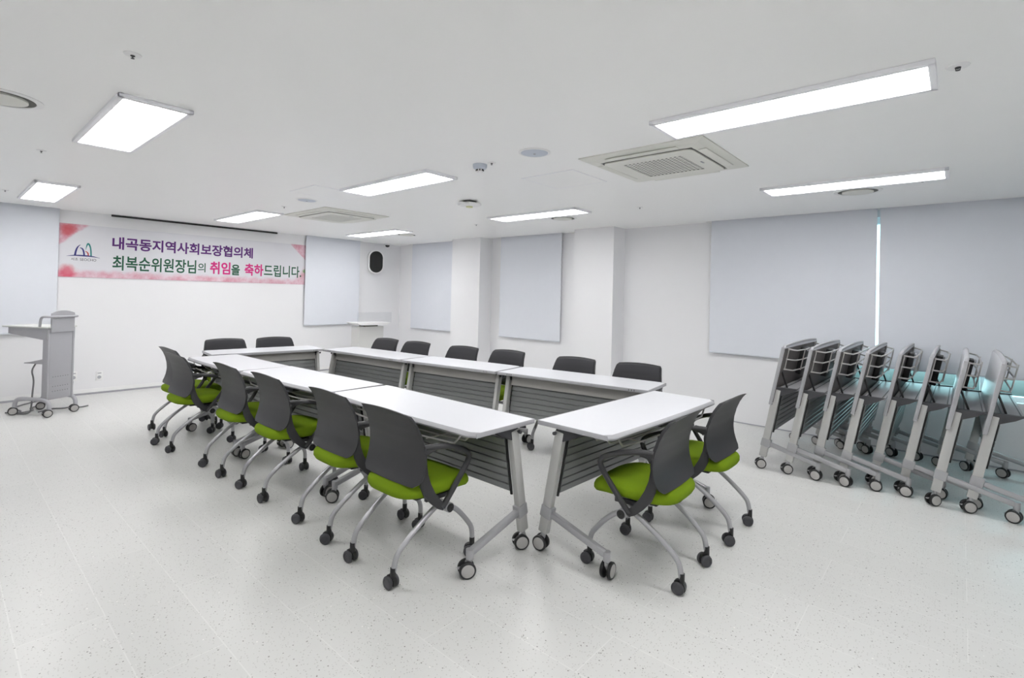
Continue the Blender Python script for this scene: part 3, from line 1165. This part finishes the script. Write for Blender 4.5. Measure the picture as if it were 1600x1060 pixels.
def make_table():
    t = empty('flip_top_table')
    # the top, built about its own centre so that it can be tipped up
    # user edge gently bowed outwards with rounded corners
    BOW = 0.016
    prof = []
    for k in range(33):
        x = -TL / 2 + TL * k / 32
        q = 2 * x / TL
        prof.append((x, -TD / 2 - BOW * (1 - q * q) + 0.030 * max(0, (abs(q) - 0.955) / 0.045) ** 2.2))
    top = MB()
    top.prism([(x * 0.994, y + 0.020) for x, y in prof] + [(TL / 2 - 0.004, TD / 2 - 0.011), (-TL / 2 + 0.004, TD / 2 - 0.011)], -0.013, 0.013, 'z')
    tp = top.build('tabletop', TOP, t, angle=30)
    tp.location = (0, 0, TH - 0.013)
    ed = MB()
    # soft sloped edging on the user side, square edging on the other three
    rows_ = []
    for dy, z in ((0.020, 0.0129), (0.006, 0.006), (0.0, -0.004), (0.003, -0.013), (0.020, -0.0131)):
        rows_.append([(x, y + dy, z) for x, y in prof])
    ed.grid(rows_)
    ed.box((0, TD / 2 - 0.006, 0), (TL, 0.012, 0.0262), 0.003)
    for s in (-1, 1):
        ed.box((s * (TL / 2 - 0.003), 0.004, -0.0003), (0.006, TD - 0.03, 0.0262), 0.002)
    ed.build('edging', EDGE, tp)
    MB().box((0, 0.002, -0.0140), (TL - 0.03, TD - 0.05, 0.003)).build('underside', UNDER, tp, flat=True)
    bk = MB()
    for y in (-0.215, -0.130, -0.045):
        bk.tube([(-0.570, y, -0.014), (-0.560, y, -0.040), (-0.505, y, -0.094), (0.505, y, -0.094), (0.560, y, -0.040), (0.570, y, -0.014)], 0.0058, 8, smooth=1, upv=(0, 1, 0))
    for s in (-1, 1):
        bk.tube([(s * 0.567, -0.222, -0.022), (s * 0.567, -0.038, -0.022)], 0.005, 8)
        bk.tube([(s * 0.30, -0.222, -0.098), (s * 0.30, -0.038, -0.098)], 0.005, 8)
    bk.build('wire_basket', WIRE, tp)
    lb = MB()
    lb.box((0.05, -0.085, -0.037), (0.20, 0.24, 0.046), 0.006)
    lb.build('latch_box', BLACK, tp)
    MB().box((0.05, -0.190, -0.066), (0.09, 0.030, 0.016), 0.004).build('release_lever', SKIRT, tp)
    for s in (-1, 1):
        hl = MB()
        for k in (-1, 0, 1):
            hl.box((s * (TL / 2 - 0.13) + k * 0.022, TD / 2 + 0.0005, 0.0), (0.006, 0.002, 0.014))
        hl.build('edge_marks', GROOVE, tp, flat=True)
    # wide beam under the top with grooved upper face, and the fascia on the far side of the user
    bm_ = MB()
    bm_.box((0, 0.027, 0.728), (2 * 0.625, 0.156, 0.014), 0.002)
    bm_.build('beam', EDGE, t)
    for y in (-0.032, 0.070):
        MB().box((0, y, 0.7355), (2 * 0.62, 0.007, 0.003)).build('beam_groove', BLACK, t, flat=True)
    fa = MB()
    fa.prism([(0.092, 0.738), (0.104, 0.738), (0.126, 0.640), (0.114, 0.640)], -0.625, 0.625, 'x')
    fa.build('fascia', FASCIA, t)
    pn = MB()
    # slatted modesty panel, parallel to the raked posts
    a, b = Vector((0.084, 0.672)), Vector((0.142, 0.350))
    d = (b - a).normalized()
    nn = Vector((-d.y, d.x))
    L_ = (b - a).length
    N = 7
    front, rear = [], []
    for k in range(N):
        s0_, s1_ = L_ * k / N, L_ * (k + 1) / N
        for q, w_ in ((s0_ + 0.0025, -0.001), (s0_ + 0.006, 0.007), (s1_ - 0.006, 0.007), (s1_ - 0.0025, -0.001)):
            front.append(a + d * q + nn * w_)
            rear.append(a + d * q - nn * (w_ + 0.003))
    poly = front + rear[::-1]
    pts = [(p.x, p.y) for p in poly]
    bmm = bmesh.new()
    va = [bmm.verts.new((-0.622, y, z)) for y, z in pts] + [bmm.verts.new((0.622, y, z)) for y, z in pts]
    m_ = len(pts)
    f1 = bmm.faces.new(va[:m_])
    f2 = bmm.faces.new(va[m_:][::-1])
    for i in range(m_):
        j = (i + 1) % m_
        bmm.faces.new((va[i], va[j], va[m_ + j], va[m_ + i]))
    bmesh.ops.triangulate(bmm, faces=[f1, f2])
    pn.bm(bmm)
    pn.build('modesty_panel', SLAT, t, flat=True)
    for s in (-1, 1):
        pe = MB()
        pe.prism([(a.x - 0.006, a.y), (a.x + 0.006, a.y), (b.x + 0.009, b.y - 0.018), (b.x - 0.003, b.y - 0.018)], s * 0.622, s * 0.632, 'x')
        pe.build('panel_end_strip', BLACK, t)
    cl = MB()
    for k in range(9):
        x = -0.50 + k * 0.125 + (0.02 if k % 2 else -0.01)
        cl.box((x, 0.112, 0.642), (0.06, 0.012, 0.008), 0.002)
    cl.build('panel_clip', BLACK, t)
    for s in (-1, 1):
        lg = MB()
        x = s * 0.652
        lg.bar((x, 0.110, 0.722), (x, 0.222, 0.108), 0.038, 0.060, 0.005, up=(0, 1, 0))
        lgo = lg.build('leg_post', LEGPAINT, t, angle=30)
        MB().box((x, 0.2035 + 0.031, 0.150), (0.008, 0.004, 0.075), 0, Matrix.Rotation(R(10), 3, 'X')).build('post_slot', BLACK, lgo, flat=True)
        cb = MB()
        cb.bar((x, 0.187, 0.272), (x, 0.203, 0.200), 0.050, 0.078, 0.008, up=(0, 1, 0))
        cb.build('clamp_collar', SILVER, t)
        ft = MB()
        ft.bar((x, 0.194, 0.236), (x, -0.205, 0.128), 0.036, 0.040, 0.012)
        ft.cyl((x, -0.212, 0.095), (x, -0.212, 0.146), 0.020, 18)
        ft.build('foot', SILVER, t)
        br = MB()
        br.prism([(-0.058, 0.743), (0.128, 0.743), (0.140, 0.722), (0.128, 0.688), (0.085, 0.668), (0.0, 0.705)], s * 0.628, s * 0.668, 'x')
        br.build('end_bracket', DARKPL, t)
        kn = MB()
        kn.cyl((s * 0.668, 0.132, 0.712), (s * 0.684, 0.132, 0.712), 0.005, 12)
        kn.cyl((s * 0.680, 0.132, 0.712), (s * 0.694, 0.132, 0.712), 0.010, 16)
        kn.build('release_knob', DARKPL, t)
        for y in (-0.212, 0.226):
            c = caster_table(t)
            c.location = (x, y, 0)
    return t


def spin_casters(o, mean=None):
    k = 0
    for ch in o.children:
        if ch.name.startswith('caster'):
            base = math.degrees(o.rotation_euler.z) + random.choice([0, 180]) if mean is None else mean[k % len(mean)]
            ch.rotation_euler = (0, 0, R(base + random.uniform(-14, 14)) - o.rotation_euler.z)
            k += 1


table0 = make_table()
GT = 'white flip-top tables set in a rectangle'


def edge_table(x0, y0, x1, y1):
    """Centre, heading and stretch of a table whose inner (post side) edge runs from point 0 to point 1, seen with the centre on its left."""
    ln = math.hypot(x1 - x0, y1 - y0)
    a = math.atan2(y1 - y0, x1 - x0)
    cx, cy = (x0 + x1) / 2 - math.sin(a) * TD / 2, (y0 + y1) / 2 + math.cos(a) * TD / 2
    return cx, cy, math.degrees(a) + 180, ln / TL


tables = [
    (-2.640, 2.140, -0.4, 1.50 / TL, 'white table with full near end showing, nearest the camera in the near row'),
    (-4.116, 2.100, 3.4, 1.40 / TL, 'white table in the middle of the near row behind the chairs'),
    (-5.448, 2.037, 0.9, 1.25 / TL, 'white table at the far left end of the near row'),
    (-1.597, 3.088, 88.4, 1.44 / TL, 'white table closing the rectangle at the right end, with two chairs'),
    edge_table(-5.995, 3.257, -4.590, 3.383) + ('white table of the far row closest to the banner wall',),
    edge_table(-4.560, 3.385, -3.325, 3.566) + ('white table in the middle of the far row',),
    edge_table(-3.305, 3.571, -1.850, 3.767) + ('white table of the far row closest to the folded tables',),
    (-6.335, 2.70, -96.6, 1.26 / TL, 'white table closing the rectangle at the far end under the banner'),
]
for i, (x, y, a, sx, lab) in enumerate(tables):
    o = table0 if i == 0 else dup(table0)
    o.location = (x, y, 0)
    o.rotation_euler = (0, 0, R(a))
    o.scale = (sx * 0.996, 1, 1)
    spin_casters(o, [195, -75, 110, -75] if i == 3 else None if i else [-40, -50, -42, -45])
    tag(o, lab, 'table', GT)

GS = 'flip-top tables folded and nested by the window wall'
stored = [
    (-1.102, 5.600, 'folded flip-top table standing at the left end of the nested row'),
    (-0.890, 5.605, 'folded flip-top table second from the left in the nested row'),
    (-0.697, 5.675, 'folded flip-top table third from the left in the nested row'),
    (-0.503, 5.700, 'folded flip-top table fourth from left, its wire basket showing fully, before the blind gap'),
    (-0.298, 5.840, 'folded flip-top table fifth from the left, just right of the blind gap'),
    (-0.100, 5.780, 'folded flip-top table third from the right in the nested row'),
    (0.096, 5.635, 'folded flip-top table second from the right in the nested row'),
    (0.294, 5.650, 'folded flip-top table at the right end of the nested row, its white face turned edge-on'),
]
for i, (x, y, lab) in enumerate(stored):
    o = dup(table0)
    o.location = (x, y, 0)
    o.rotation_euler = (0, 0, R(90 + random.uniform(-0.3, 0.3)))
    o.scale = (0.95, 1, 1)
    spin_casters(o, [-95, -60, -110, -120])
    for ch in o.children:
        if ch.name.startswith('tabletop'):
            ch.location = (0, 0.108, 0.854)
            ch.scale = (1, 1.09, 1)
            ch.rotation_euler = (R(-79.2), 0, 0)
    for s in (-1, 1):
        MB().bar((s * 0.60, 0.090, 0.880), (s * 0.60, 0.045, 0.738), 0.012, 0.014, 0.002).build('stay_bar', BLACK, o)
    tag(o, lab, 'folded table', GS)

# ------------------------------------------------------------------ grey lectern by the left edge
t = empty('lectern', (-8.02, 0.90, 0), R(33))      # local +x faces the audience, +y to its left side
MB().box((0.205, 0, 0.585), (0.018, 0.255, 0.80), 0.004).build('front_panel', LECT, t)
hp = MB()
for r_, z in enumerate((0.44, 0.33, 0.275)):
    for k in range(7):
        hp.cyl((0.2135, -0.085 + k * 0.0283, z), (0.2155, -0.085 + k * 0.0283, z), 0.0042, 8)
hp.build('vent_holes', GROOVE, t)
up = MB()
pts = [(-0.130, 0.955), (-0.130, 1.165)]
for k in range(9):
    u = -1 + 2 * k / 8
    pts.append((u * 0.128, 1.172 + 0.030 * (1 - u * u)))
pts += [(0.130, 1.165), (0.130, 0.955)]
up.prism(pts, 0.215, 0.233, 'x')
up.build('crest_panel', LECT, t)
for s in (-1, 1):
    p = MB()
    p.box((0.180, s * 0.140, 0.585), (0.075, 0.022, 0.81), 0.005)
    p.build('side_post', LECT, t)
    f = MB()
    f.tube([(0.255, s * 0.150, 0.075), (0.255, s * 0.150, 0.135), (0.215, s * 0.150, 0.185), (0.10, s * 0.150, 0.190), (-0.10, s * 0.150, 0.190), (-0.175, s * 0.150, 0.180), (-0.205, s * 0.150, 0.135), (-0.205, s * 0.150, 0.075)],
           0.021, 14, smooth=2)
    f.build('foot_rail', LECT, t)
    g = MB()
    g.prism([(0.205, 1.000), (-0.310, 1.000), (-0.310, 0.930), (0.150, 0.870), (0.205, 0.870)], s * 0.155 - 0.006, s * 0.155 + 0.006, 'y')
    g.build('desk_bracket', LECT, t)
    sh = MB()
    sh.prism([(0.145, 0.650), (0.145, 0.590), (-0.130, 0.588)], s * 0.128 - 0.004, s * 0.128 + 0.004, 'y')
    sh.build('shelf_bracket', LECT, t)
    for x in (0.255, -0.205):
        c = caster_table(t)
        c.location = (x, s * 0.150, 0)
        c.rotation_euler = (0, 0, R(-38 + random.uniform(-14, 14)))
MB().box((-0.08, 0, 1.010), (0.60, 0.350, 0.018), 0.005).build('desk_top', LECTTOP, t)
MB().box((0.01, 0, 0.592), (0.28, 0.25, 0.010), 0.002).build('shelf', LECT, t)
rl = MB()
rl.tube([(0.13, -0.178, 1.018), (0.14, -0.178, 1.105), (0.16, -0.178, 1.128), (0.19, -0.178, 1.132), (0.238, -0.165, 1.132), (0.245, 0.0, 1.132), (0.238, 0.165, 1.132), (0.19, 0.178, 1.132), (0.16, 0.178, 1.128), (0.14, 0.178, 1.105), (0.13, 0.178, 1.018)],
        0.013, 12, smooth=2)
rl.build('hand_rail', LECT, t)
tag(t, 'grey wheeled lectern with perforated front panel by the left edge', 'lectern')
cb = MB()
cb.tube([(-7.99, 0.815, 0.583), (-8.03, 0.785, 0.50), (-7.97, 0.805, 0.40), (-7.98, 0.795, 0.25), (-7.97, 0.79, 0.10), (-7.99, 0.78, 0.012), (-8.12, 0.66, 0.010), (-8.25, 0.75, 0.010), (-8.42, 0.66, 0.010), (-8.60, 0.72, 0.010), (-8.80, 0.90, 0.010), (-8.965, 1.28, 0.03), (-8.975, 1.29, 0.20)], 0.008, 8, smooth=3)
cb.tube([(-8.05, 0.86, 0.010), (-8.20, 0.98, 0.010), (-8.10, 1.10, 0.010), (-8.22, 1.20, 0.010), (-8.05, 1.22, 0.010), (-8.12, 1.32, 0.010)], 0.008, 8, smooth=3)
cb.tube([(-8.25, 0.60, 0.010), (-8.10, 0.72, 0.012), (-8.22, 0.85, 0.012), (-8.38, 0.80, 0.010), (-8.50, 0.95, 0.010)], 0.008, 8, smooth=3)
tag(cb.build('power_cable', CABLE), 'grey power cables loosely coiled on the floor under the grey lectern', 'cable')

# ------------------------------------------------------------------ white podium in the far corner
t = empty('podium', (-8.20, 5.34, 0))
MB().box((-0.02, 0, 0.44), (0.26, 0.515, 0.86), 0.006).build('column', PODIUM, t)
MB().box((-0.02, 0, 0.015), (0.36, 0.56, 0.03), 0.006).build('base', PODIUM, t)
MB().box((0.0, 0, 0.885), (0.20, 0.27, 0.032), 0.003).build('neck', GROOVE, t)
tr = MB()
tr.prism([(-0.34, 0.945), (0.34, 0.945), (0.34, 0.938), (0.27, 0.902), (-0.27, 0.902), (-0.34, 0.938)], -0.18, 0.20, 'x')
tr.build('tray', WHITE, t)
MB().box((0.20, 0, 1.04), (0.008, 0.72, 0.19), 0.002).build('acrylic_screen', CLEAR, t)
tag(t, 'white podium with clear acrylic screen standing in the far corner', 'podium')
